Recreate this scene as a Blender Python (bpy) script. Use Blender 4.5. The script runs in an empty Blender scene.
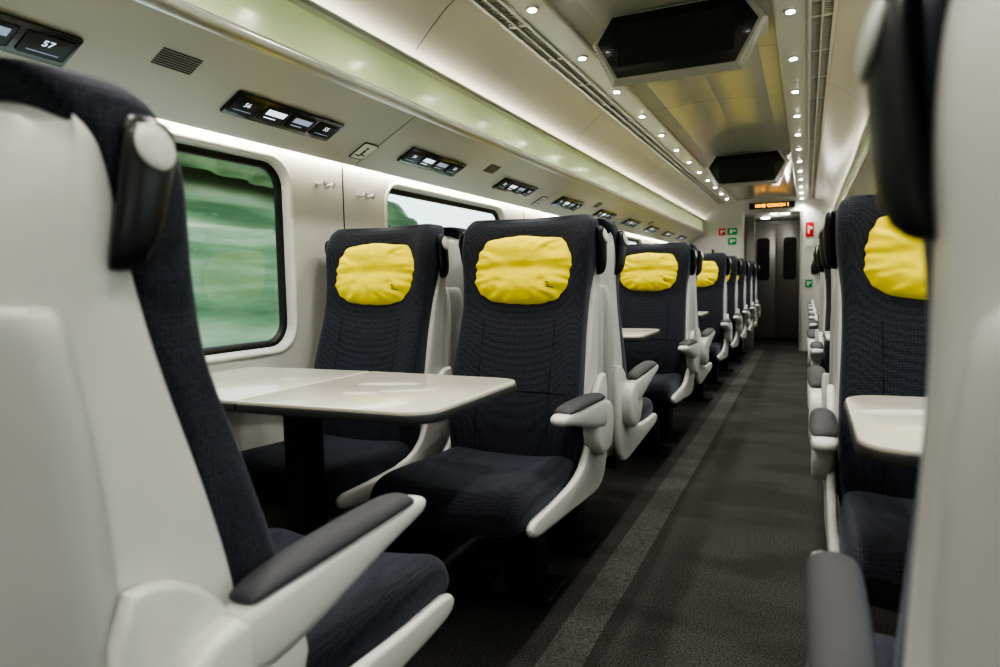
import bpy, bmesh, math, random
from mathutils import Vector, Matrix, Euler, noise as mnoise
random.seed(4)
S=bpy.context.scene
COL=S.collection
CX=-0.54           # carriage centre line
XL=-1.75; XR=2*CX-XL
Y0=-2.0; Y1=10.3   # saloon ends
PITCH=1.95

# ------------------------------------------------------------------ materials
def new_mat(name):
    m=bpy.data.materials.new(name); m.use_nodes=True
    nt=m.node_tree; b=nt.nodes['Principled BSDF']
    return m,nt,b
def mat(name,col,rough=.5,metal=0,noise=0,nscale=20,bump=0,bscale=200,coat=0,spec=None):
    m,nt,b=new_mat(name)
    b.inputs['Base Color'].default_value=(*col,1)
    b.inputs['Roughness'].default_value=rough
    b.inputs['Metallic'].default_value=metal
    if coat: b.inputs['Coat Weight'].default_value=coat
    if spec is not None: b.inputs['Specular IOR Level'].default_value=spec
    tc=nt.nodes.new('ShaderNodeTexCoord')
    if noise:
        n=nt.nodes.new('ShaderNodeTexNoise'); n.inputs['Scale'].default_value=nscale; n.inputs['Detail'].default_value=6
        r=nt.nodes.new('ShaderNodeValToRGB')
        r.color_ramp.elements[0].position=.35; r.color_ramp.elements[1].position=.65
        r.color_ramp.elements[0].color=(*[c*(1-noise) for c in col],1)
        r.color_ramp.elements[1].color=(*[min(1,c*(1+noise)) for c in col],1)
        nt.links.new(tc.outputs['Object'],n.inputs['Vector']); nt.links.new(n.outputs['Fac'],r.inputs['Fac'])
        nt.links.new(r.outputs['Color'],b.inputs['Base Color'])
    if bump:
        n=nt.nodes.new('ShaderNodeTexNoise'); n.inputs['Scale'].default_value=bscale; n.inputs['Detail'].default_value=3
        bp=nt.nodes.new('ShaderNodeBump'); bp.inputs['Strength'].default_value=bump; bp.inputs['Distance'].default_value=.004
        nt.links.new(tc.outputs['Object'],n.inputs['Vector']); nt.links.new(n.outputs['Fac'],bp.inputs['Height'])
        nt.links.new(bp.outputs['Normal'],b.inputs['Normal'])
    return m
def emis(name,col,st):
    m,nt,b=new_mat(name)
    b.inputs['Base Color'].default_value=(*col,1)
    b.inputs['Emission Color'].default_value=(*col,1); b.inputs['Emission Strength'].default_value=st
    return m
def textile():
    m,nt,b=new_mat('seat_textile')
    tc=nt.nodes.new('ShaderNodeTexCoord')
    ck=nt.nodes.new('ShaderNodeTexVoronoi'); ck.inputs['Scale'].default_value=150; ck.inputs['Randomness'].default_value=.3
    r=nt.nodes.new('ShaderNodeValToRGB')
    r.color_ramp.elements[0].color=(.042,.046,.064,1); r.color_ramp.elements[1].color=(.010,.011,.018,1)
    r.color_ramp.elements[1].position=.7
    nt.links.new(tc.outputs['Object'],ck.inputs['Vector'])
    nt.links.new(ck.outputs['Distance'],r.inputs['Fac'])
    nt.links.new(r.outputs['Color'],b.inputs['Base Color'])
    bp=nt.nodes.new('ShaderNodeBump'); bp.inputs['Strength'].default_value=.45; bp.inputs['Distance'].default_value=.002
    nt.links.new(ck.outputs['Distance'],bp.inputs['Height']); nt.links.new(bp.outputs['Normal'],b.inputs['Normal'])
    b.inputs['Roughness'].default_value=.8
    b.inputs['Specular IOR Level'].default_value=.3
    b.inputs['Sheen Weight'].default_value=.18; b.inputs['Sheen Tint'].default_value=(.68,.72,.9,1)
    return m
M_TEX=textile()
M_SEAM=mat('seat_seam',(.003,.003,.005),.9)
M_SHELL=mat('seat_shell_plastic',(.54,.54,.525),.34,noise=.03,nscale=3,bump=.08,bscale=500)
M_SHELL2=mat('seat_back_panel_plastic',(.40,.405,.40),.4,bump=.1,bscale=500)
M_ARM=mat('armrest_rubber',(.045,.046,.054),.6,bump=.3,bscale=300)
M_BLK=mat('gloss_black',(.012,.012,.014),.25,coat=.2)
M_HAN=mat('handle_black',(.012,.012,.015),.32)
M_DARK=mat('dark_metal',(.022,.022,.026),.45,metal=.3)
M_YEL=mat('yellow_fabric',(.95,.77,.045),.8,noise=.03,nscale=14,bump=.15,bscale=200,spec=.2)
M_WALL=mat('wall_laminate',(.60,.595,.565),.4,noise=.02,nscale=2,bump=.04,bscale=350)
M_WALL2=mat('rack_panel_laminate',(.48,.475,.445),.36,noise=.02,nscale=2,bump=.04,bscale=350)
M_CEIL=mat('ceiling_laminate',(.57,.555,.50),.28,noise=.02,nscale=2)
M_CEILC=mat('ceiling_centre_laminate',(.43,.42,.38),.16,noise=.02,nscale=2)
M_ALU=mat('aluminium',(.6,.6,.58),.3,metal=.7)
M_TABLE=mat('table_laminate',(.52,.50,.44),.18,noise=.03,nscale=4)
M_TINLAY=mat('table_inlay',(.72,.71,.67),.2)
M_TEDGE=mat('table_edge',(.035,.035,.038),.4)
M_GASK=mat('window_gasket',(.012,.013,.014),.4)
M_SIGNW=mat('sign_white',(.8,.8,.78),.4)
M_RED=mat('sign_red',(.6,.03,.02),.4)
M_GRN=mat('sign_green',(.02,.35,.12),.4)
M_GREY=mat('vestibule_grey',(.20,.195,.18),.35)
M_STEEL=mat('door_steel',(.26,.255,.245),.35,metal=.3)
E_LED=emis('led_strip',(1,.92,.77),13)
E_COVE_FILL=emis('added_cove_glow',(1,.94,.83),6.5)  # added glow to brighten the ceiling, not a real fitting
E_DOWN=emis('downlight_lens',(1,.95,.86),30)
E_AMB=emis('amber_led',(1,.42,.04),4)
E_TXT=emis('display_digits',(.75,.85,1),.6)
E_TXT2=emis('display_bar',(.3,.36,.5),.35)
E_COOL=emis('vestibule_lamp',(1,.95,.88),12)
def glassmat(name,tint):
    m=bpy.data.materials.new(name); m.use_nodes=True; nt=m.node_tree; nt.nodes.clear()
    o=nt.nodes.new('ShaderNodeOutputMaterial'); mx=nt.nodes.new('ShaderNodeMixShader')
    t=nt.nodes.new('ShaderNodeBsdfTransparent'); t.inputs['Color'].default_value=(*tint,1)
    g=nt.nodes.new('ShaderNodeBsdfGlossy'); g.inputs['Roughness'].default_value=.02
    lw=nt.nodes.new('ShaderNodeLayerWeight'); lw.inputs['Blend'].default_value=.5
    p=nt.nodes.new('ShaderNodeMath'); p.operation='POWER'; p.inputs[1].default_value=4
    q=nt.nodes.new('ShaderNodeMath'); q.operation='MULTIPLY_ADD'; q.inputs[1].default_value=.7; q.inputs[2].default_value=.045
    nt.links.new(lw.outputs['Facing'],p.inputs[0]); nt.links.new(p.outputs[0],q.inputs[0]); nt.links.new(q.outputs[0],mx.inputs['Fac'])
    nt.links.new(t.outputs[0],mx.inputs[1]); nt.links.new(g.outputs[0],mx.inputs[2])
    nt.links.new(mx.outputs[0],o.inputs['Surface']); return m
M_GLASS=glassmat('window_glass',(.78,.86,.81))
def rackglass():
    m,nt,b=new_mat('rack_glass_glow')
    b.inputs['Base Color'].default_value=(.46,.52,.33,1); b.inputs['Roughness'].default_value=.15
    b.inputs['Emission Color'].default_value=(.66,.78,.40,1); b.inputs['Emission Strength'].default_value=.17  # light behind the glass painted in as a faint green glow
    return m
M_RGL=rackglass()
def carpet(name,c0,c1,shade_bands=True):
    m,nt,b=new_mat(name)
    tc=nt.nodes.new('ShaderNodeTexCoord')
    n=nt.nodes.new('ShaderNodeTexNoise'); n.inputs['Scale'].default_value=170; n.inputs['Detail'].default_value=5
    r=nt.nodes.new('ShaderNodeValToRGB'); r.color_ramp.elements[0].position=.36; r.color_ramp.elements[1].position=.68
    r.color_ramp.elements[0].color=(*c0,1); r.color_ramp.elements[1].color=(*c1,1)
    nt.links.new(tc.outputs['Object'],n.inputs['Vector']); nt.links.new(n.outputs['Fac'],r.inputs['Fac'])
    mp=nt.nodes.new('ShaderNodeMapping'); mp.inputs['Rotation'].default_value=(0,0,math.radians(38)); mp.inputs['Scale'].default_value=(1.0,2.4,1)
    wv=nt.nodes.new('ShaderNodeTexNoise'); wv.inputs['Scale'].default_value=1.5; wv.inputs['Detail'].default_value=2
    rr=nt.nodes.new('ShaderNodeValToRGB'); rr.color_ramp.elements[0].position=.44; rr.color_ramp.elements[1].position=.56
    rr.color_ramp.elements[0].color=(.74,.74,.74,1); rr.color_ramp.elements[1].color=(1.0,1.0,1.0,1)  # shadows of the seats across the aisle, painted into the carpet colour
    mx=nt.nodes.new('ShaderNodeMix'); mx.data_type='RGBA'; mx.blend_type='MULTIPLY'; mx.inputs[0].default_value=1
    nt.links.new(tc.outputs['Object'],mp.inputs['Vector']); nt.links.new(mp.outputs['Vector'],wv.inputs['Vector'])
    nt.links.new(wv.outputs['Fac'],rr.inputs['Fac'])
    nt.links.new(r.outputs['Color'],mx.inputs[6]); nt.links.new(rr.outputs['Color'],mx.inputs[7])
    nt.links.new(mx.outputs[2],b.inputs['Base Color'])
    bp=nt.nodes.new('ShaderNodeBump'); bp.inputs['Strength'].default_value=.4; bp.inputs['Distance'].default_value=.003
    nt.links.new(n.outputs['Fac'],bp.inputs['Height']); nt.links.new(bp.outputs['Normal'],b.inputs['Normal'])
    b.inputs['Roughness'].default_value=.9; b.inputs['Specular IOR Level'].default_value=.25; return m
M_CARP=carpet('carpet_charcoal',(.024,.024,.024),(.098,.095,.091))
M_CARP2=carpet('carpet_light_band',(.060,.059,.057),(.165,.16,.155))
def green(name,cols,sc):
    m,nt,b=new_mat(name)
    tc=nt.nodes.new('ShaderNodeTexCoord'); mp=nt.nodes.new('ShaderNodeMapping'); mp.inputs['Scale'].default_value=sc
    n=nt.nodes.new('ShaderNodeTexNoise'); n.inputs['Scale'].default_value=1; n.inputs['Detail'].default_value=5
    r=nt.nodes.new('ShaderNodeValToRGB'); cr=r.color_ramp
    cr.elements[0].position=.36; cr.elements[0].color=(*cols[0],1); cr.elements[1].position=.64; cr.elements[1].color=(*cols[2],1)
    e=cr.elements.new(.5); e.color=(*cols[1],1)
    nt.links.new(tc.outputs['Object'],mp.inputs['Vector']); nt.links.new(mp.outputs['Vector'],n.inputs['Vector'])
    nt.links.new(n.outputs['Fac'],r.inputs['Fac']); nt.links.new(r.outputs['Color'],b.inputs['Base Color'])
    b.inputs['Roughness'].default_value=.95; return m
M_HILL=green('meadow_grass',[(.065,.12,.045),(.14,.22,.10),(.33,.37,.23)],(.5,.24,1.8))
M_HEDGE=green('hedge_leaves',[(.035,.075,.03),(.08,.14,.06),(.17,.245,.11)],(1.2,.5,2.0))

# ------------------------------------------------------------------ mesh helpers
def finish(bm,name,mats,smooth=True,mods=()):
    bmesh.ops.recalc_face_normals(bm,faces=bm.faces)
    me=bpy.data.meshes.new(name); bm.to_mesh(me); bm.free()
    for m in (mats if isinstance(mats,(list,tuple)) else [mats]): me.materials.append(m)
    for p in me.polygons: p.use_smooth=smooth
    if mods:
        o=bpy.data.objects.new('tmp',me); COL.objects.link(o)
        for t,kw in mods:
            md=o.modifiers.new(t,t)
            for k,v in kw.items(): setattr(md,k,v)
        dg=bpy.context.evaluated_depsgraph_get(); dg.update()
        me2=bpy.data.meshes.new_from_object(o.evaluated_get(dg)); me2.name=name
        bpy.data.objects.remove(o); bpy.data.meshes.remove(me); me=me2
        for p in me.polygons: p.use_smooth=smooth
    return me
def put(me,name,parent=None,loc=(0,0,0),rz=0):
    o=bpy.data.objects.new(name,me); COL.objects.link(o)
    o.location=loc; o.rotation_euler=(0,0,rz)
    if parent: o.parent=parent
    return o
def empty(name,loc=(0,0,0),rz=0):
    o=bpy.data.objects.new(name,None); COL.objects.link(o); o.empty_display_size=.1
    o.location=loc; o.rotation_euler=(0,0,rz); return o
def loft(name,rings,mats,sub=1,smooth=True):
    bm=bmesh.new(); R=[[bm.verts.new(p) for p in r] for r in rings]; n=len(R[0])
    for a,b in zip(R,R[1:]):
        for i in range(n):
            j=(i+1)%n; bm.faces.new((a[i],a[j],b[j],b[i]))
    bm.faces.new(R[0]); bm.faces.new(list(reversed(R[-1])))
    return finish(bm,name,mats,smooth,[('SUBSURF',dict(levels=sub,render_levels=sub))] if sub else [])
def outline(name,pts,axis,a0,a1,mats,bevel=.006,seg=3,smooth=True):
    def P(p,a):
        return {'x':(a,p[0],p[1]),'y':(p[0],a,p[1]),'z':(p[0],p[1],a)}[axis]
    bm=bmesh.new(); A=[bm.verts.new(P(p,a0)) for p in pts]; B=[bm.verts.new(P(p,a1)) for p in pts]
    n=len(pts); bm.faces.new(A); bm.faces.new(list(reversed(B)))
    for i in range(n): bm.faces.new((A[i],A[(i+1)%n],B[(i+1)%n],B[i]))
    bmesh.ops.recalc_face_normals(bm,faces=bm.faces)
    if bevel:
        ed=[e for e in bm.edges if (e.verts[0] in A and e.verts[1] in A) or (e.verts[0] in B and e.verts[1] in B)]
        bmesh.ops.bevel(bm,geom=ed,offset=bevel,segments=seg,affect='EDGES',profile=.5)
    me=finish(bm,name,mats,smooth)
    if smooth:
        me.set_sharp_from_angle(angle=math.radians(40))
    return me
def smooth_poly(pts,it=2):
    for _ in range(it):
        q=[]
        for i in range(len(pts)):
            a=pts[i]; b=pts[(i+1)%len(pts)]
            q.append((a[0]*.75+b[0]*.25,a[1]*.75+b[1]*.25)); q.append((a[0]*.25+b[0]*.75,a[1]*.25+b[1]*.75))
        pts=q
    return pts
def add_box(bm,c,s,mi=0,bev=0):
    r=bmesh.ops.create_cube(bm,size=1,matrix=Matrix.Translation(c)@Matrix.Diagonal((*s,1)))
    vs=r['verts']; fs=set(f for v in vs for f in v.link_faces)
    for f in fs: f.material_index=mi
    if bev:
        es=list(set(e for v in vs for e in v.link_edges))
        rr=bmesh.ops.bevel(bm,geom=es,offset=bev,segments=2,affect='EDGES',profile=.5)
        for f in rr['faces']: f.material_index=mi
def add_cyl(bm,c,r,h,mi=0,M=None,seg=20,r2=None):
    mt=Matrix.Translation(c)@(M or Matrix.Identity(4))
    q=bmesh.ops.create_cone(bm,cap_ends=True,segments=seg,radius1=r,radius2=r if r2 is None else r2,depth=h,matrix=mt)
    for f in set(f for v in q['verts'] for f in v.link_faces): f.material_index=mi
def rrect(y0,y1,z0,z1,r,n=8):
    pts=[]
    for cy,cz,a in ((y1-r,z1-r,0),(y0+r,z1-r,90),(y0+r,z0+r,180),(y1-r,z0+r,270)):
        for i in range(n+1):
            t=math.radians(a+90*i/n); pts.append((cy+r*math.cos(t),cz+r*math.sin(t)))
    return pts
def interp(t,x):
    if x<=t[0][0]: return t[0][1]
    for (a,b),(c,d) in zip(t,t[1:]):
        if x<=c:
            k=(x-a)/(c-a); k=k*k*(3-2*k)*.4+k*.6; return b+(d-b)*k
    return t[-1][1]

# ------------------------------------------------------------------ seat parts (front faces -Y)
FR=[(.42,-.165),(.5,-.165),(.6,-.16),(.7,-.14),(.85,-.095),(1.0,-.045),(1.1,-.015),(1.2,.0),(1.28,.02)]
HW=[(.42,.20),(.5,.220),(.7,.226),(.9,.218),(1.0,.218),(1.12,.234),(1.2,.238),(1.245,.232),(1.27,.205)]
BO=[(.42,.02),(.6,.035),(.8,.028),(.95,.015),(1.08,.038),(1.18,.052),(1.27,.02)]
def back_mesh():
    rings=[]
    for z in [.43,.45,.52,.6,.7,.8,.88,.96,1.02,1.08,1.14,1.19,1.225,1.25,1.264,1.270]:
        f=interp(FR,z); w=interp(HW,z); b=interp(BO,z); th=.075
        if z>1.2: th=.075+(z-1.2)*.5
        if z>1.255: f+=.008
        dip=.020*max(0,(z-1.2)/.068)
        r=[]
        for s in (-1,-.97,-.86,-.72,-.45,0,.45,.72,.86,.97,1):
            g={1:.1,.97:.7,.86:1,.72:.55,.45:.1,0:0}[abs(s)]
            r.append((s*w,f-b*g,z-dip*(1-s*s)))
        for s in (1,.8,.3,-.3,-.8,-1): r.append((s*w,f+th,z))
        rings.append(r)
    return loft('backrest',rings,M_TEX,2)
def surfpt(x,z):
    s=abs(x)/interp(HW,z)
    T=[(0,0),(.45,.1),(.72,.55),(.86,1),(.97,.7)]
    g=0
    for (a,b),(c,d) in zip(T,T[1:]):
        if a<=s<=c: g=b+(d-b)*(s-a)/(c-a)
    return interp(FR,z)-interp(BO,z)*g-.0012
def seam_mesh():
    bm=bmesh.new()
    def ribbon(pts,wv):
        for a,b in zip(pts,pts[1:]):
            a=Vector(a);b=Vector(b)
            bm.faces.new([bm.verts.new(p) for p in (a-wv,a+wv,b+wv,b-wv)])
    for x in (-.125,.125):
        ribbon([(x,surfpt(x,.50+i*.02),.50+i*.02) for i in range(24)],Vector((.0014,0,0)))
    for z in (.70,.965):
        ribbon([(-.195+i*.015,surfpt(-.195+i*.015,z),z) for i in range(27)],Vector((0,0,.0014)))
    return finish(bm,'seam',M_SEAM)
SH_R=[(.38,.06),(.45,.10),(.7,.125),(1.0,.14),(1.15,.14),(1.22,.12),(1.26,.09)]
SH_W=[(.38,.20),(.45,.222),(.7,.228),(1.0,.226),(1.15,.236),(1.21,.230),(1.25,.20)]
def shell_mesh():
    rings=[]
    for z in [.38,.40,.46,.55,.65,.75,.85,.95,1.05,1.13,1.19,1.22,1.236,1.243]:
        f=interp(FR,z)+.055; w=interp(SH_W,z); bk=interp(SH_R,z)
        if z<.45: f+=.02
        r=[(-w+.004,f,z),(-w,f+.012,z),(-w,(f+bk)/2,z),(-w+.006,bk-.045,z),(-w+.035,bk-.008,z),(-w*.5,bk+.004,z),(0,bk+.006,z)]
        r=r+[(-x,y,zz) for x,y,zz in reversed(r[:-1])]
        r=r+[(w*.6,f+.004,z),(-w*.6,f+.004,z)]
        rings.append(r)
    return loft('shell',rings,M_SHELL,2)
def backpanel_mesh():
    rings=[]
    for z in [.42,.44,.55,.7,.85,.98,1.03,1.04]:
        w=.236 if .43<z<1.02 else .222; bk=interp(SH_R,z)
        y0=bk-.085 if z<.9 else bk-.055
        r=[(-w,y0,z),(-w,bk-.02,z),(-w+.03,bk+.012,z),(0,bk+.018,z),(w-.03,bk+.012,z),(w,bk-.02,z),(w,y0,z),(0,y0+.01,z)]
        rings.append(r)
    return loft('back_panel',rings,M_SHELL2,1)
CZ=.035
def cushion_mesh():
    rings=[]
    prof=[(-.11,.455,.37,.20),(-.13,.465,.365,.212),(-.2,.468,.36,.220),(-.3,.468,.355,.224),(-.4,.472,.352,.23),(-.5,.478,.352,.234),(-.56,.478,.356,.234),(-.605,.468,.365,.23),(-.63,.445,.38,.222),(-.638,.425,.395,.21)]
    for y,zt,zb,w in prof:
        zt+=CZ; zb+=CZ
        r=[]
        for s in (-1,-.97,-.86,-.7,-.4,0,.4,.7,.86,.97,1):
            g={1:-.025,.97:0,.86:.014,.7:.007,.4:-.002,0:-.004}[abs(s)]
            r.append((s*w,y,zt+g))
        r+=[(w,y,(zt+zb)/2),(w*.93,y,zb),(0,y,zb-.004),(-w*.93,y,zb),(-w,y,(zt+zb)/2)]
        rings.append(r)
    return loft('cushion',rings,M_TEX,2)
def side_mesh(sx):
    pts=[(.09,.74),(.03,.74),(-.03,.70),(-.075,.63),(-.11,.56),(-.16,.495),(-.25,.462),(-.42,.452),(-.53,.452),(-.585,.45),(-.605,.43),(-.585,.405),(-.50,.396),(-.35,.388),(-.12,.372),(.0,.37),(.07,.42),(.10,.55)]
    a,b=sorted((sx*.226,sx*.250))
    return outline('side_frame',smooth_poly(pts,1),'x',a,b,M_SHELL,.010,3)
AX=.262
def arm_mesh(sx):
    c=sx*AX; rings=[]
    for y,zt,zb,w in [(-.03,.665,.60,.018),(-.045,.675,.585,.028),(-.10,.684,.588,.030),(-.2,.688,.61,.030),(-.31,.692,.640,.030),(-.39,.695,.656,.030),(-.437,.693,.662,.027),(-.453,.685,.668,.018)]:
        rings.append([(c-w,y,zt-.006),(c-w+.006,y,zt),(c+w-.006,y,zt),(c+w,y,zt-.006),(c+w,y,zb+.008),(c+w-.008,y,zb),(c-w+.008,y,zb),(c-w,y,zb+.008)])
    return loft('armrest_beam',rings,M_SHELL,1)
def armpad_mesh(sx):
    c=sx*AX; rings=[]
    for y,b,h,w in [(-.05,.676,.680,.018),(-.06,.676,.696,.026),(-.15,.680,.706,.031),(-.28,.684,.710,.032),(-.365,.688,.711,.032),(-.403,.689,.705,.028),(-.413,.689,.695,.016)]:
        rings.append([(c-w,y,b),(c-w-.001,y,(h+b)/2),(c-w+.01,y,h),(c,y,h+.003),(c+w-.01,y,h),(c+w+.001,y,(h+b)/2),(c+w,y,b)])
    return loft('armrest_pad',rings,M_ARM,2)
def bracket_mesh(sx):
    a,b=sorted((sx*.232,sx*.286))
    pts=[(.04,.64),(.045,.56),(-.0,.50),(-.10,.50),(-.15,.56),(-.14,.63),(-.08,.665),(-.01,.668)]
    return outline('armrest_hub',smooth_poly(pts,1),'x',a,b,M_SHELL,.014,3)
def handle_mesh(sx):
    rings=[]
    for z,x,y,rx,ry in [(1.068,.232,.052,.006,.012),(1.076,.240,.048,.013,.020),(1.10,.246,.042,.016,.027),(1.14,.249,.034,.016,.028),(1.18,.251,.026,.016,.031),(1.207,.250,.022,.016,.031),(1.222,.247,.022,.012,.026),(1.228,.243,.024,.005,.012)]:
        rings.append([(sx*(x+rx*math.cos(t)),y+ry*math.sin(t),z) for t in [2*math.pi*i/12 for i in range(12)]])
    return loft('grab_handle',rings,M_HAN,1)
def handlecap_mesh(sx):
    bm=bmesh.new()
    bmesh.ops.create_uvsphere(bm,u_segments=24,v_segments=12,radius=1,matrix=Matrix.Translation((sx*.2625,.026,1.194))@Matrix.Rotation(-sx*.2,4,'Y')@Matrix.Diagonal((.0065,.023,.025,1)))
    return finish(bm,'grab_handle_cap',M_SHELL)
def pillow_mesh():
    bm=bmesh.new(); n=56; a=.184; b=.118
    def P(i,j,side):
        s=-1+2*i/n; t=-1+2*j/n
        X=s*math.sqrt(1-t*t/2*.5); Z=t*math.sqrt(1-s*s/2*.62)
        e=max(0,(1-s**4)*(1-t**4))
        th=.054*e**.55
        nz=mnoise.noise(Vector((s*2.0,t*3.0,3.1)))
        nz2=mnoise.noise(Vector((s*6,t*6,9.7)))
        rr=min(1,math.hypot(s,t)); ang=math.atan2(t,s)
        gather=.0042*math.sin(ang*20+3*nz)*max(0,(rr-.55))*2
        crease=-.013*math.exp(-((t-.05+.15*s*s)*6)**2)*math.exp(-(s*1.3)**2)
        for (cx,cy) in ((-.75,-.7),(.75,-.7),(-.75,.7),(.75,.7)):
            dd=abs(s*cy-t*cx)/1.03
            if s*cx>0 and t*cy>0: crease-=.0055*math.exp(-(dd*8)**2)*min(1,rr*1.3)
        wr=(.006*nz+.0026*nz2)*e**.3+gather*e**.3+crease
        ex=1+.022*math.sin(ang*4+.5)+.008*math.sin(ang*9)
        y=-(th+wr) if side else th*.35
        return (a*X*ex,y,b*Z*ex*(1+.04*s*s))
    F=[[bm.verts.new(P(i,j,1)) for j in range(n+1)] for i in range(n+1)]
    B=[[F[i][j] if i in(0,n) or j in(0,n) else bm.verts.new(P(i,j,0)) for j in range(n+1)] for i in range(n+1)]
    for G in (F,B):
        for i in range(n):
            for j in range(n): bm.faces.new((G[i][j],G[i+1][j],G[i+1][j+1],G[i][j+1]))
    return finish(bm,'head_pillow',M_YEL)
def emblem_mesh():
    bm=bmesh.new()
    for k,(w,z) in enumerate([(.026,.008),(.020,.001),(.024,-.006)]):
        add_box(bm,(.0+.002*k,0,z),(w,.004,.003))
    return finish(bm,'emblem',M_DARK,False)
def base_mesh():
    bm=bmesh.new()
    add_box(bm,(0,-.17,.365),(.42,.34,.05),0,.01)
    add_box(bm,(0,-.06,.19),(.12,.12,.33),0,.02)
    add_box(bm,(0,-.05,.012),(.24,.20,.024),0,.008)
    add_box(bm,(0,-.34,.37),(.40,.10,.045),0,.012)
    return finish(bm,'pedestal',M_DARK,False)
SM=dict(back=back_mesh(),seam=seam_mesh(),shell=shell_mesh(),bp=backpanel_mesh(),cush=cushion_mesh(),pil=pillow_mesh(),emb=emblem_mesh(),base=base_mesh())
for k,s in (('L',-1),('R',1)):
    SM['side'+k]=side_mesh(s); SM['arm'+k]=arm_mesh(s); SM['pad'+k]=armpad_mesh(s); SM['hub'+k]=bracket_mesh(s); SM['han'+k]=handle_mesh(s); SM['cap'+k]=handlecap_mesh(s)

def seat(x,y,away=False,arms='LR'):
    e=empty('passenger_seat',(x,y,0),math.pi if away else 0)
    put(SM['back'],'backrest',e); put(SM['seam'],'seam',e); put(SM['shell'],'shell',e); put(SM['bp'],'back_panel',e)
    put(SM['cush'],'cushion',e); put(SM['base'],'pedestal',e)
    p=put(SM['pil'],'head_pillow',e,(random.uniform(-.006,.006),-.018,1.090+random.uniform(-.006,.006)))
    p.rotation_euler=(math.radians(-9),random.uniform(-.04,.04),0)
    em=put(SM['emb'],'emblem',p,(.104,-.044,-.054)); em.rotation_euler=(math.radians(22),.12,math.radians(18))
    for k in 'LR':
        put(SM['side'+k],'side_frame',e); put(SM['han'+k],'grab_handle',e); put(SM['cap'+k],'grab_handle_cap',e)
    for k in arms:
        put(SM['arm'+k],'armrest_beam',e); put(SM['pad'+k],'armrest_pad',e); put(SM['hub'+k],'armrest_hub',e)
    return e
XA=-.855; XW=-1.445; XS=.315
facing=[2.09,4.04,5.99,7.0,8.0,9.0,9.85]
away=[.51,2.41,4.36]
for y in facing:
    seat(XA,y,False,'LR'); seat(XW,y,False,'L'); seat(XS-(.01 if y<3 else 0),y-(.05 if y<3 else 0),False,'L')
for y in away:
    seat(XA-(.012 if y<1 else 0),y,True,'LR'); seat(XW,y,True,'R'); seat(XS-(.018 if y<1 else .015),y,True,'R')

# ------------------------------------------------------------------ tables
def table(side,yc):
    TZ=.785
    e=empty('folding_table',(0,yc,TZ-.764))
    if side=='L':
        xo,xm,xi=XL+.065,-1.215,-.70; leg=-1.25
    else:
        xo,xm,xi=XR-.065,.36,.080; leg=.42
    d=1 if side=='L' else -1
    hd=.272
    def top(x0,x1,r0,r1,name,m,z0,z1,hy0,hy1):
        pts=[]
        def corner(cx,cy,a0,r,n=8):
            for i in range(n+1):
                t=math.radians(a0+90*i/n); pts.append((cx+r*math.cos(t)*d,cy+r*math.sin(t)))
        corner(x1-d*r1,hy1-r1,0,r1)
        if r0: corner(x0+d*r0,hy0-r0,90,r0); corner(x0+d*r0,-hy0+r0,180,r0)
        else: pts.append((x0,hy0)); pts.append((x0,-hy0))
        corner(x1-d*r1,-hy1+r1,270,r1)
        return put(outline(name,pts,'z',z0,z1,m,.003,2),name,e)
    top(xm+d*.003,xi,.008,.075,'leaf_top',M_TABLE,.754,.764,hd,hd-.012)
    top(xm+d*.003,xi+d*.003,.008,.077,'leaf_edge',M_TEDGE,.737,.756,hd+.002,hd-.009)
    top(xo,xm-d*.003,0,.008,'fixed_top',M_TABLE,.754,.764,hd-.02,hd)
    top(xo,xm-d*.003,0,.008,'fixed_edge',M_TEDGE,.737,.756,hd-.018,hd+.002)
    bm=bmesh.new()
    g=.764-TZ
    add_box(bm,(leg,0,.362),(.05,.11,.75),0,.008); add_box(bm,(leg,0,.012+g),(.12,.22,.024),0,.008); add_box(bm,(leg,0,.726),(.30 if side=='L' else .2,.34,.022),0,.006)
    put(finish(bm,'leg',M_DARK,False),'leg',e)
    bm=bmesh.new()
    mid=(xm+xi)/2
    for (ox,oy,a,b,rot) in [(-.05,.06,.085,.028,.3),(.06,-.02,.07,.022,.5),(-.03,-.09,.05,.02,.2)]:
        M=Matrix.Translation((mid+ox,oy,.7645))@Matrix.Rotation(rot,4,'Z')@Matrix.Diagonal((a,b,1,1))
        bmesh.ops.create_circle(bm,cap_ends=True,segments=28,radius=1,matrix=M)
    put(finish(bm,'inlay',M_TINLAY,False),'inlay',e)
for yc in (1.415,3.35,5.30):
    table('L',yc); table('R',yc)

# ------------------------------------------------------------------ room shell
def strip(name,prof,mats,y0=Y0,y1=Y1,mirror=False,ny=1,smooth=False,parent=None):
    bm=bmesh.new()
    rows=[]
    for (x,z) in prof:
        X=2*CX-x if mirror else x
        rows.append([bm.verts.new((X,y0+(y1-y0)*k/ny,z)) for k in range(ny+1)])
    for a,b in zip(rows,rows[1:]):
        for k in range(ny): bm.faces.new((a[k],a[k+1],b[k+1],b[k]))
    me=finish(bm,name,mats,smooth); return put(me,name,parent)
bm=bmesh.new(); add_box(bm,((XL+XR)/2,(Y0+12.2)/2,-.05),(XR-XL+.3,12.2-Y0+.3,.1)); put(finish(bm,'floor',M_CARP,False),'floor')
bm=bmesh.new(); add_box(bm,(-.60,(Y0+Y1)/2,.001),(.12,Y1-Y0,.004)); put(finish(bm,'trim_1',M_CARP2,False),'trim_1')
bm=bmesh.new(); add_box(bm,(.13,(Y0+Y1)/2,.001),(.08,Y1-Y0,.004)); put(finish(bm,'trim_2',M_CARP2,False),'trim_2')

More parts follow.
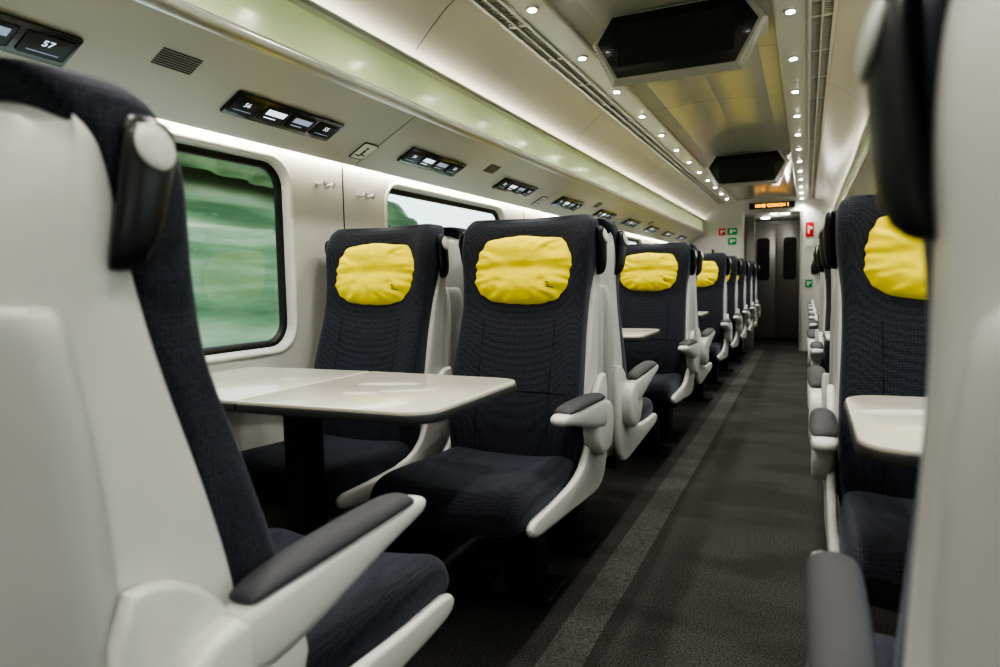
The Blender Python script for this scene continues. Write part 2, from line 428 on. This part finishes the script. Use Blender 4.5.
WZ0,WZ1=.82,1.51
WS=.04
def wall(side):
    mir=side=='right'; sx=-1 if mir else 1
    X=XR if mir else XL
    w=empty('wall_'+side)
    bm=bmesh.new()
    def q(a,b,c,d): bm.faces.new([bm.verts.new(p) for p in (a,b,c,d)])
    zb,zt=.64,1.555
    q((X,Y0,0),(X,Y1,0),(X,Y1,zb),(X,Y0,zb))
    bays=[.285+WS+PITCH*k for k in range(-1,5)]
    q((X,Y0,zb),(X,bays[0],zb),(X,bays[0],zt),(X,Y0,zt))
    q((X,bays[-1]+PITCH,zb),(X,Y1,zb),(X,Y1,zt),(X,bays[-1]+PITCH,zt))
    for k,b0 in enumerate(bays):
        b1=b0+PITCH; c=b0+PITCH/2; h0,h1=c-.66,c+.66
        inner=rrect(h0,h1,WZ0,WZ1,.10); n=len(inner)
        cy,cz=c,(WZ0+WZ1)/2
        outer=[]
        for (yy,zz) in inner:
            dy,dz=yy-cy,zz-cz
            t=min(((b1-b0)/2)/abs(dy) if dy else 9e9, ((zt-cz) if dz>0 else (cz-zb))/abs(dz) if dz else 9e9)
            outer.append([cy+dy*t,cz+dz*t])
        for (yy,zz) in ((b0,zb),(b1,zb),(b0,zt),(b1,zt)):
            i=min(range(n),key=lambda i:(outer[i][0]-yy)**2+(outer[i][1]-zz)**2); outer[i]=[yy,zz]
        I=[bm.verts.new((X,*p)) for p in inner]; O=[bm.verts.new((X,*p)) for p in outer]
        in2=rrect(h0+.012,h1-.012,WZ0+.012,WZ1-.012,.09); I2=[bm.verts.new((X-sx*.045,*p)) for p in in2]
        for i in range(n):
            j=(i+1)%n; bm.faces.new((I[i],I[j],O[j],O[i])); bm.faces.new((I[i],I2[i],I2[j],I[j]))
        we=empty('window_%d'%(k+1+(6 if mir else 0)),(X,0,0))
        def ringset(loops,m,nm):
            b2=bmesh.new()
            LV=[[b2.verts.new((sx*o,*p)) for p in l] for l,o in loops]
            for A,B in zip(LV,LV[1:]):
                for i in range(n): b2.faces.new((A[i],A[(i+1)%n],B[(i+1)%n],B[i]))
            put(finish(b2,nm,m),nm,we)
        ringset([(rrect(h0-.018,h1+.018,WZ0-.018,WZ1+.018,.118),.0),(rrect(h0-.013,h1+.013,WZ0-.013,WZ1+.013,.113),.006),(rrect(h0-.002,h1+.002,WZ0-.002,WZ1+.002,.102),.006),(rrect(h0+.004,h1-.004,WZ0+.004,WZ1-.004,.096),-.004)],M_WALL,'bezel')
        ringset([(rrect(h0+.010,h1-.010,WZ0+.010,WZ1-.010,.09),-.030),(rrect(h0+.030,h1-.030,WZ0+.030,WZ1-.030,.075),-.030),(rrect(h0+.034,h1-.034,WZ0+.034,WZ1-.034,.07),-.046)],M_GASK,'gasket')
        b2=bmesh.new(); b2.faces.new([b2.verts.new((-sx*.044,*p)) for p in rrect(h0+.012,h1-.012,WZ0+.012,WZ1-.012,.09)])
        put(finish(b2,'pane',M_GLASS,False),'pane',we)
        b3=bmesh.new(); add_box(b3,(X+sx*.001,b0,1.10),(.003,.004,.90)); put(finish(b3,'panel_joint',M_DARK,False),'panel_joint',w)
    put(finish(bm,'wall_panels',M_WALL,False),'wall_panels',w)
    pr=[(XL,.70),(XL+.05,.70),(XL+.058,.693),(XL+.058,.675),(XL+.03,.65),(XL+.03,.12),(XL+.06,.10),(XL+.06,.0)]
    strip('dado',pr,M_WALL,mirror=mir,parent=w)
    return w
wall('left'); wall('right')
PA=(.07,1.543); PB=(.36,1.70)
for side,mir in (('left',False),('right',True)):
    e=empty('luggage_rack')
    d=lambda p:(XL+p[0],p[1])
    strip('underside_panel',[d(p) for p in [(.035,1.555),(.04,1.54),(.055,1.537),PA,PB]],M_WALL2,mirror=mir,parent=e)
    strip('led_strip',[d((.0,1.552)),d((.036,1.552))],E_LED,mirror=mir,parent=e)
    strip('lip',[d(p) for p in [(.36,1.70),(.375,1.703),(.385,1.713),(.388,1.728),(.38,1.740),(.355,1.743),(.35,1.736)]],M_ALU,mirror=mir,parent=e,smooth=True)
    strip('glass_front',[d(p) for p in [(.352,1.736),(.345,1.81),(.335,1.90)]],M_RGL,mirror=mir,parent=e)
    strip('glass_rail',[d(p) for p in [(.335,1.897),(.35,1.890),(.37,1.895),(.378,1.905),(.375,1.912)]],M_ALU,mirror=mir,parent=e)
    strip('added_cove_glow',[d((.374,1.911)),d((.352,1.911))],E_COVE_FILL,mirror=mir,parent=e)  # added strip on the rail that fills the dark ceiling with light
    bm=bmesh.new()
    for k in range(-1,6):
        y=.285+WS+PITCH*k
        a=Vector((XL+PA[0],y,PA[1])); b=Vector((XL+PB[0],y,PB[1]))
        if mir: a.x=2*CX-a.x; b.x=2*CX-b.x
        nrm=Vector((.48 if not mir else -.48,0,-.88))*.0012
        vs=[a+nrm+Vector((0,-.002,0)),a+nrm+Vector((0,.002,0)),b+nrm+Vector((0,.002,0)),b+nrm+Vector((0,-.002,0))]
        bm.faces.new([bm.verts.new(v) for v in vs])
    put(finish(bm,'panel_joint',M_DARK,False),'panel_joint',e)
ce=empty('ceiling')
UP=.04
for mir in (False,True):
    d=lambda p:(XL+p[0],p[1])
    strip('ceiling_cove',[d(p) for p in [(.35,1.912),(.345,1.93),(.37,1.95),(.44,2.02),(.50,2.075),(.545,2.105),(.572,2.078+UP)]],M_CEIL,mirror=mir,parent=ce,smooth=True)
    strip('vent_channel',[d(p) for p in [(.572,2.078+UP),(.572,2.16),(.68,2.16),(.68,2.086+UP)]],M_BLK,mirror=mir,parent=ce)
    strip('light_band',[d(p) for p in [(.68,2.086+UP),(.80,2.094+UP),(.81,2.098+UP),(.812,2.112+UP)]],M_CEIL,mirror=mir,parent=ce)
    bm=bmesh.new()
    y=Y0; i=0
    while y<Y1-.03:
        x=XL+.626
        if mir: x=2*CX-x
        if i%18==0: add_box(bm,(x,y,2.089+UP),(.104,.022,.012))
        else: add_box(bm,(x,y,2.092+UP),(.104,.007,.010))
        y+=.026; i+=1
    for xx in (.580,.626,.673):
        x=XL+xx
        if mir: x=2*CX-x
        add_box(bm,(x,(Y0+Y1)/2,2.083+UP),(.014 if xx!=.626 else .008,Y1-Y0,.012))
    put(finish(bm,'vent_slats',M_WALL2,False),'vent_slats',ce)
strip('centre_panels',[(XL+.812,2.112+UP),(XL+.90,2.128+UP),(CX,2.14+UP),(2*CX-XL-.90,2.128+UP),(2*CX-XL-.812,2.112+UP)],M_CEILC,parent=ce)
bm=bmesh.new()
for k in range(0,11):
    y=.6+.975*k
    for (xa,za,xb,zb) in ((XL+.82,2.112+UP,CX,2.138+UP),(CX,2.138+UP,2*CX-XL-.82,2.112+UP)):
        bm.faces.new([bm.verts.new(p) for p in ((xa,y-.003,za),(xa,y+.003,za),(xb,y+.003,zb),(xb,y-.003,zb))])
for mir in (False,True):
    for k in range(-1,6):
        y=.285+WS+PITCH*k; pp=[(.37,1.95),(.44,2.02),(.50,2.075),(.545,2.105),(.572,2.118)]
        for a,b in zip(pp,pp[1:]):
            f=(lambda v:2*CX-v) if mir else (lambda v:v)
            xa,xb=f(XL+a[0]+.0012),f(XL+b[0]+.0012)
            bm.faces.new([bm.verts.new(p) for p in ((xa,y-.002,a[1]-.0012),(xa,y+.002,a[1]-.0012),(xb,y+.002,b[1]-.0012),(xb,y-.002,b[1]-.0012))])
put(finish(bm,'panel_joints',M_DARK,False),'panel_joints',ce)

# ------------------------------------------------------------------ downlights
dl=empty('recessed_downlights')
bmr=bmesh.new(); bml=bmesh.new()
spots=[]
for side,ys in ((0,2.55),(1,3.05)):
    x=-1.005 if side==0 else 2*CX+1.005
    k=-6
    while True:
        y=ys+.65*k; k+=1
        if y<Y0+.2: continue
        if y>Y1-.1: break
        add_cyl(bmr,(x,y,2.087+UP),.027,.008,0,seg=24,r2=.029); add_cyl(bml,(x,y,2.0825+UP),.016,.004,0,seg=20)
        spots.append((x,y))
put(finish(bmr,'bezels',M_ALU,False),'bezels',dl); put(finish(bml,'lenses',E_DOWN,False),'lenses',dl)
ld=bpy.data.lights.new('downlight','SPOT'); ld.energy=13.5; ld.color=(1,.95,.87); ld.spot_size=math.radians(130); ld.spot_blend=.8; ld.shadow_soft_size=.03
for (x,y) in spots:
    o=bpy.data.objects.new('downlight_lamp',ld); COL.objects.link(o); o.parent=dl; o.location=(x,y,2.07+UP)

# ------------------------------------------------------------------ displays on rack
def text_mesh(s,size,m,align='CENTER'):
    cu=bpy.data.curves.new('t','FONT'); cu.body=s; cu.size=size; cu.align_x=align; cu.align_y='CENTER'; cu.extrude=.0004; cu.resolution_u=3
    o=bpy.data.objects.new('t',cu); COL.objects.link(o); dg=bpy.context.evaluated_depsgraph_get(); dg.update()
    me=bpy.data.meshes.new_from_object(o.evaluated_get(dg)); bpy.data.objects.remove(o); me.materials.clear(); me.materials.append(m); return me
def rackframe(y,dd,mir=False,off=0):
    z=PA[1]+(dd-PA[0])*((PB[1]-PA[1])/(PB[0]-PA[0]))
    up=Vector((PB[0]-PA[0],0,PB[1]-PA[1])).normalized(); R=Vector((0,1,0)); x=XL+dd
    if mir: up.x*=-1; R=-R; x=2*CX-x
    N=R.cross(up)
    M=Matrix.Identity(4)
    for i,v in enumerate((R,up,N)):
        for r in range(3): M[r][i]=v[r]
    M.translation=Vector((x,y,z))+N*off
    return M
def plate(w,h,r,t,m,name):
    return outline(name,rrect(-w/2,w/2,-h/2,h/2,r,4),'z',0,t,m,.002,2)
DP=plate(.49,.10,.008,.008,M_BLK,'display_plate')
SC=plate(.105,.066,.004,.0015,M_DARK,'display_window')
nums=iter([58,57,56,55,54,53,52,51,46,45,44,43,42,41,36,35,34,33,32,31,26,25,24,23])
for k in range(0,10):
    y=.80+.955*k
    for mir in (False,True):
        e=empty('seat_number_display'); e.matrix_world=rackframe(y,.185,mir,.0005)
        put(DP,'plate',e)
        for i,xx in enumerate((-.183,-.061,.061,.183)):
            put(SC,'window',e,(xx,0,.008))
            if i in (0,3):
                put(text_mesh(str(next(nums,21)) if not mir else '1%d'%k,.026,E_TXT),'digits',e,(xx,.008,.0098))
                bm=bmesh.new(); add_box(bm,(0,0,0),(.07,.002,.001)); put(finish(bm,'bar',E_TXT2,False),'bar',e,(xx,-.02,.0098))
            else:
                bm=bmesh.new(); add_box(bm,(0,.008,0),(.08,.024,.001)); add_box(bm,(-.01,-.017,0),(.05,.004,.001)); put(finish(bm,'bar',E_TXT if i==1 else E_TXT2,False),'bar',e,(xx,0,.0098))
for y in (1.28,3.2,5.15,7.1):
    bm=bmesh.new()
    for j in range(8): add_box(bm,(0,-.028+.008*j,0),(.12,.003,.002))
    o=put(finish(bm,'speaker_grille',M_ARM,False),'speaker_grille'); o.matrix_world=rackframe(y,.25,False,.001)
for y in (2.235,4.165,6.11):
    e=empty('pictogram_sign'); e.matrix_world=rackframe(y,.14,False,.0006)
    put(plate(.09,.10,.008,.002,M_DARK,'border'),'border',e); put(plate(.08,.09,.006,.001,M_SIGNW,'face'),'face',e,(0,0,.002))
    bm=bmesh.new(); add_cyl(bm,(0,.02,0),.007,.001); add_box(bm,(0,-.003,0),(.012,.026,.001)); add_box(bm,(.012,-.02,0),(.03,.006,.001)); add_box(bm,(-.012,-.026,0),(.03,.006,.001))
    put(finish(bm,'figure',M_DARK,False),'figure',e,(0,0,.0035))
for yb in (2.275,4.225,6.175,8.125):
    for dy,z in ((-.17,1.445),(-.11,1.445),(.10,1.43),(.16,1.43)):
        bm=bmesh.new()
        RY=Matrix.Rotation(math.pi/2,4,'Y')
        add_cyl(bm,(XL+.007,yb+dy,z),.013,.008,0,RY); add_cyl(bm,(XL+.024,yb+dy,z),.006,.03,0,RY); add_cyl(bm,(XL+.040,yb+dy,z),.011,.008,0,RY)
        put(finish(bm,'coat_hook',M_ALU,False),'coat_hook')

# ------------------------------------------------------------------ ceiling monitors
M_SCR=mat('screen_off',(.022,.023,.026),.15)
def monitor(y):
    e=empty('ceiling_monitor',(-.51,y,.035))
    hexf=[(-.34,2.03),(-.27,2.135),(.27,2.135),(.34,2.03),(.25,1.87),(-.25,1.87)]
    bm=bmesh.new()
    def ring(pts,yy): return [bm.verts.new((p[0],yy,p[1])) for p in pts]
    A=ring(hexf,0)
    B=ring([(-.358,2.038),(-.28,2.141),(.28,2.141),(.358,2.038),(.268,1.848),(-.268,1.848)],.03)
    C=ring([(-.34,2.10),(-.28,2.143),(.28,2.143),(.34,2.10),(.26,2.09),(-.26,2.09)],.42)
    for P,Q in ((A,B),(B,C)):
        for i in range(6): bm.faces.new((P[i],P[(i+1)%6],Q[(i+1)%6],Q[i]))
    bm.faces.new(A)
    put(finish(bm,'housing',M_WALL2,False),'housing',e)
    sc=.955; cz=2.0
    put(outline('front_glass',[(x*sc,cz+(z-cz)*sc) for x,z in hexf],'y',-.006,.002,M_BLK,.003,2),'front_glass',e)
    put(outline('screen',[(-.235,1.92),(.235,1.92),(.235,2.09),(-.235,2.09)],'y',-.008,-.005,M_SCR,.001,1),'screen',e)
    bm=bmesh.new()
    for s in (-1,1):
        for j in range(9):
            add_box(bm,(s*(.268+j*.0085),.03,1.875+j*.0165),(.006,.02,.006))
    put(finish(bm,'side_vents',M_BLK,False),'side_vents',e)
monitor(2.88); monitor(6.5)

# ------------------------------------------------------------------ end bulkheads
ZT=2.19
def bulk(name,y,th,x0,x1,zt,closed=False):
    e=empty(name)
    bm=bmesh.new()
    a,b=XL,XR
    if closed: add_box(bm,((a+b)/2,y+th/2,ZT/2),(b-a,th,ZT))
    else:
        add_box(bm,((a+x0)/2,y+th/2,ZT/2),(x0-a,th,ZT)); add_box(bm,((b+x1)/2,y+th/2,ZT/2),(b-x1,th,ZT)); add_box(bm,((x0+x1)/2,y+th/2,(zt+ZT)/2),(x1-x0,th,ZT-zt))
    put(finish(bm,'panels',M_WALL,False),'panels',e); return e
bulk('wall_front',Y1,.08,-.83,-.09,1.95)
bulk('wall_back',Y0-.08,.08,0,0,0,True)
bm=bmesh.new()
for x in (-.845,-.075): add_box(bm,(x,Y1-.008,.98),(.03,.03,1.96),0,.005)
add_box(bm,(-.46,Y1-.008,1.965),(.80,.03,.03),0,.005)
put(finish(bm,'trim_3',M_ALU,False),'trim_3')
e=empty('information_display',(-.46,Y1-.012,2.06))
bm=bmesh.new(); add_box(bm,(0,0,0),(.60,.03,.085),0,.006); put(finish(bm,'case',M_BLK,False),'case',e)
t=put(text_mesh('10:42 COACH 1',.066,E_AMB),'led_text',e,(0,-.017,0)); t.rotation_euler=(math.pi/2,0,0)
ve=empty('vestibule')
bm=bmesh.new()
add_box(bm,(-.90,11.26,1.0),(.06,1.75,2.0)); add_box(bm,(-.02,11.26,1.0),(.06,1.75,2.0)); add_box(bm,(-.46,11.26,2.0),(.94,1.75,.04)); add_box(bm,(-.46,12.16,1.0),(.94,.05,2.0))
put(finish(bm,'lining',M_GREY,False),'lining',ve)
bm=bmesh.new(); add_cyl(bm,(-.3,10.75,1.975),.06,.01); add_cyl(bm,(-.6,11.4,1.975),.06,.01); put(finish(bm,'lamp',E_COOL,False),'lamp',ve)
lv=bpy.data.lights.new('vestibule_light','POINT'); lv.energy=5; lv.color=(1,.94,.85); lv.shadow_soft_size=.06
o=bpy.data.objects.new('vestibule_light',lv); COL.objects.link(o); o.location=(-.46,11.1,1.85); o.parent=ve
de=empty('door_1',(-.46,12.08,0))
for s in (-1,1):
    put(outline('leaf',rrect(s*.205-.195,s*.205+.195,.02,1.92,.02,3),'y',0,.035,M_STEEL,.004,2),'leaf',de)
    put(outline('glass',rrect(s*.205-.10,s*.205+.10,1.0,1.7,.05,5),'y',-.006,.0,M_SCR,.002,1),'glass',de)
de=empty('door_2',(-.79,Y1+.10,0))
put(outline('leaf',rrect(-.04,.10,.02,1.93,.01,3),'y',0,.03,M_STEEL,.003,2),'leaf',de)
put(outline('pull_bar',rrect(.05,.07,.85,1.25,.008,3),'y',-.03,-.01,M_ALU,.003,2),'pull_bar',de)
def sign(name,x,z,w,h,m,glyph=True):
    e=empty(name,(x,Y1-.004,z))
    put(outline('plate',rrect(-w/2,w/2,-h/2,h/2,.01,3),'y',-.004,.004,m,.001,1),'plate',e)
    if glyph:
        bm=bmesh.new(); add_box(bm,(-w*.12,-.0055,0),(w*.2,.002,h*.55)); add_box(bm,(w*.2,-.0055,h*.1),(w*.3,.002,h*.2)); put(finish(bm,'glyph',M_SIGNW,False),'glyph',e)
sign('emergency_exit_sign',-.99,1.72,.14,.10,M_GRN); sign('fire_equipment_sign',-1.13,1.72,.10,.10,M_RED); sign('first_aid_sign',-.99,1.58,.12,.10,M_GRN)
sign('fire_extinguisher_sign',.03,1.70,.10,.20,M_RED); sign('exit_route_sign',.03,1.52,.09,.09,M_SIGNW,False); sign('notice_plate',.03,.95,.09,.11,M_GRN)
e=empty('fire_extinguisher',(-1.25,Y1-.08,1.2))
bm=bmesh.new(); add_cyl(bm,(0,0,0),.06,.34,0,seg=24); add_cyl(bm,(0,0,.19),.06,.05,0,seg=24,r2=.02); put(finish(bm,'bottle',M_RED),'bottle',e)
bm=bmesh.new(); add_cyl(bm,(0,0,.23),.018,.05); add_box(bm,(0,-.03,.26),(.02,.09,.015)); add_box(bm,(0,.055,0),(.1,.03,.2)); put(finish(bm,'valve',M_BLK,False),'valve',e)

# ------------------------------------------------------------------ outside
bm=bmesh.new()
nx,ny=22,70
def hz(x,y):
    u=max(0,(-x-5)/25)
    top=8.5/(1+math.exp((y-19)/1.8))+.2
    return -1.3+top*min(1,u*2.2)+.25*math.sin(y*.35)*u
G=[[bm.verts.new((-4-i*2.4,-30+j*2.2,hz(-4-i*2.4,-30+j*2.2))) for j in range(ny+1)] for i in range(nx+1)]
for i in range(nx):
    for j in range(ny): bm.faces.new((G[i][j],G[i+1][j],G[i+1][j+1],G[i][j+1]))
hill=put(finish(bm,'meadow_hillside',M_HILL),'meadow_hillside')
bm=bmesh.new(); nu,nv=160,14
R=[]
for i in range(nu+1):
    y=-6+i*.2; row=[]
    for j in range(nv+1):
        t=math.pi*j/nv
        n1=mnoise.noise(Vector((y*.6,t*1.5,0)))*.5+mnoise.noise(Vector((y*2,t*4,5)))*.25
        r=1.0+n1
        x=-11.5+1.1*r*math.cos(t); row.append(bm.verts.new((x,y,hz(-11.5,y)-.4+1.35*r*math.sin(t))))
    R.append(row)
for a,b in zip(R,R[1:]):
    for j in range(nv): bm.faces.new((a[j],a[j+1],b[j+1],b[j]))
put(finish(bm,'hedgerow',M_HEDGE),'hedgerow',hill)
bm=bmesh.new()
G=[[bm.verts.new((3+i*4,-30+j*4,-1.3+min(3,i*.8)+.2*math.sin(j))) for j in range(31)] for i in range(9)]
for i in range(8):
    for j in range(30): bm.faces.new((G[i][j],G[i+1][j],G[i+1][j+1],G[i][j+1]))
put(finish(bm,'grass_bank',M_HILL),'grass_bank')
w=bpy.data.worlds.new('sky'); S.world=w; w.use_nodes=True; nt=w.node_tree
bg=nt.nodes['Background']; bg.inputs['Strength'].default_value=1.5
tc=nt.nodes.new('ShaderNodeTexCoord'); sp=nt.nodes.new('ShaderNodeSeparateXYZ'); r=nt.nodes.new('ShaderNodeValToRGB')
r.color_ramp.elements[0].color=(.85,.95,.97,1); r.color_ramp.elements[1].color=(.6,.74,.9,1); r.color_ramp.elements[1].position=.6
nt.links.new(tc.outputs['Generated'],sp.inputs[0]); nt.links.new(sp.outputs['Z'],r.inputs['Fac']); nt.links.new(r.outputs['Color'],bg.inputs['Color'])

# ------------------------------------------------------------------ camera
cd=bpy.data.cameras.new('camera'); cam=bpy.data.objects.new('camera',cd); COL.objects.link(cam)
cd.sensor_width=36; cd.lens=24.0; cd.clip_start=.02
cam.matrix_world=Matrix.Translation((0,0,1.05))@Euler((math.radians(90-4.4),0,math.radians(24.7))).to_matrix().to_4x4()@Matrix.Rotation(math.radians(-1.1),4,'Z')
cd.dof.use_dof=True; cd.dof.focus_distance=2.4; cd.dof.aperture_fstop=3.2
S.camera=cam
S.view_settings.view_transform='AgX'
try: S.view_settings.look='AgX - High Contrast'
except Exception as ex: print(ex)
S.view_settings.exposure=0.65
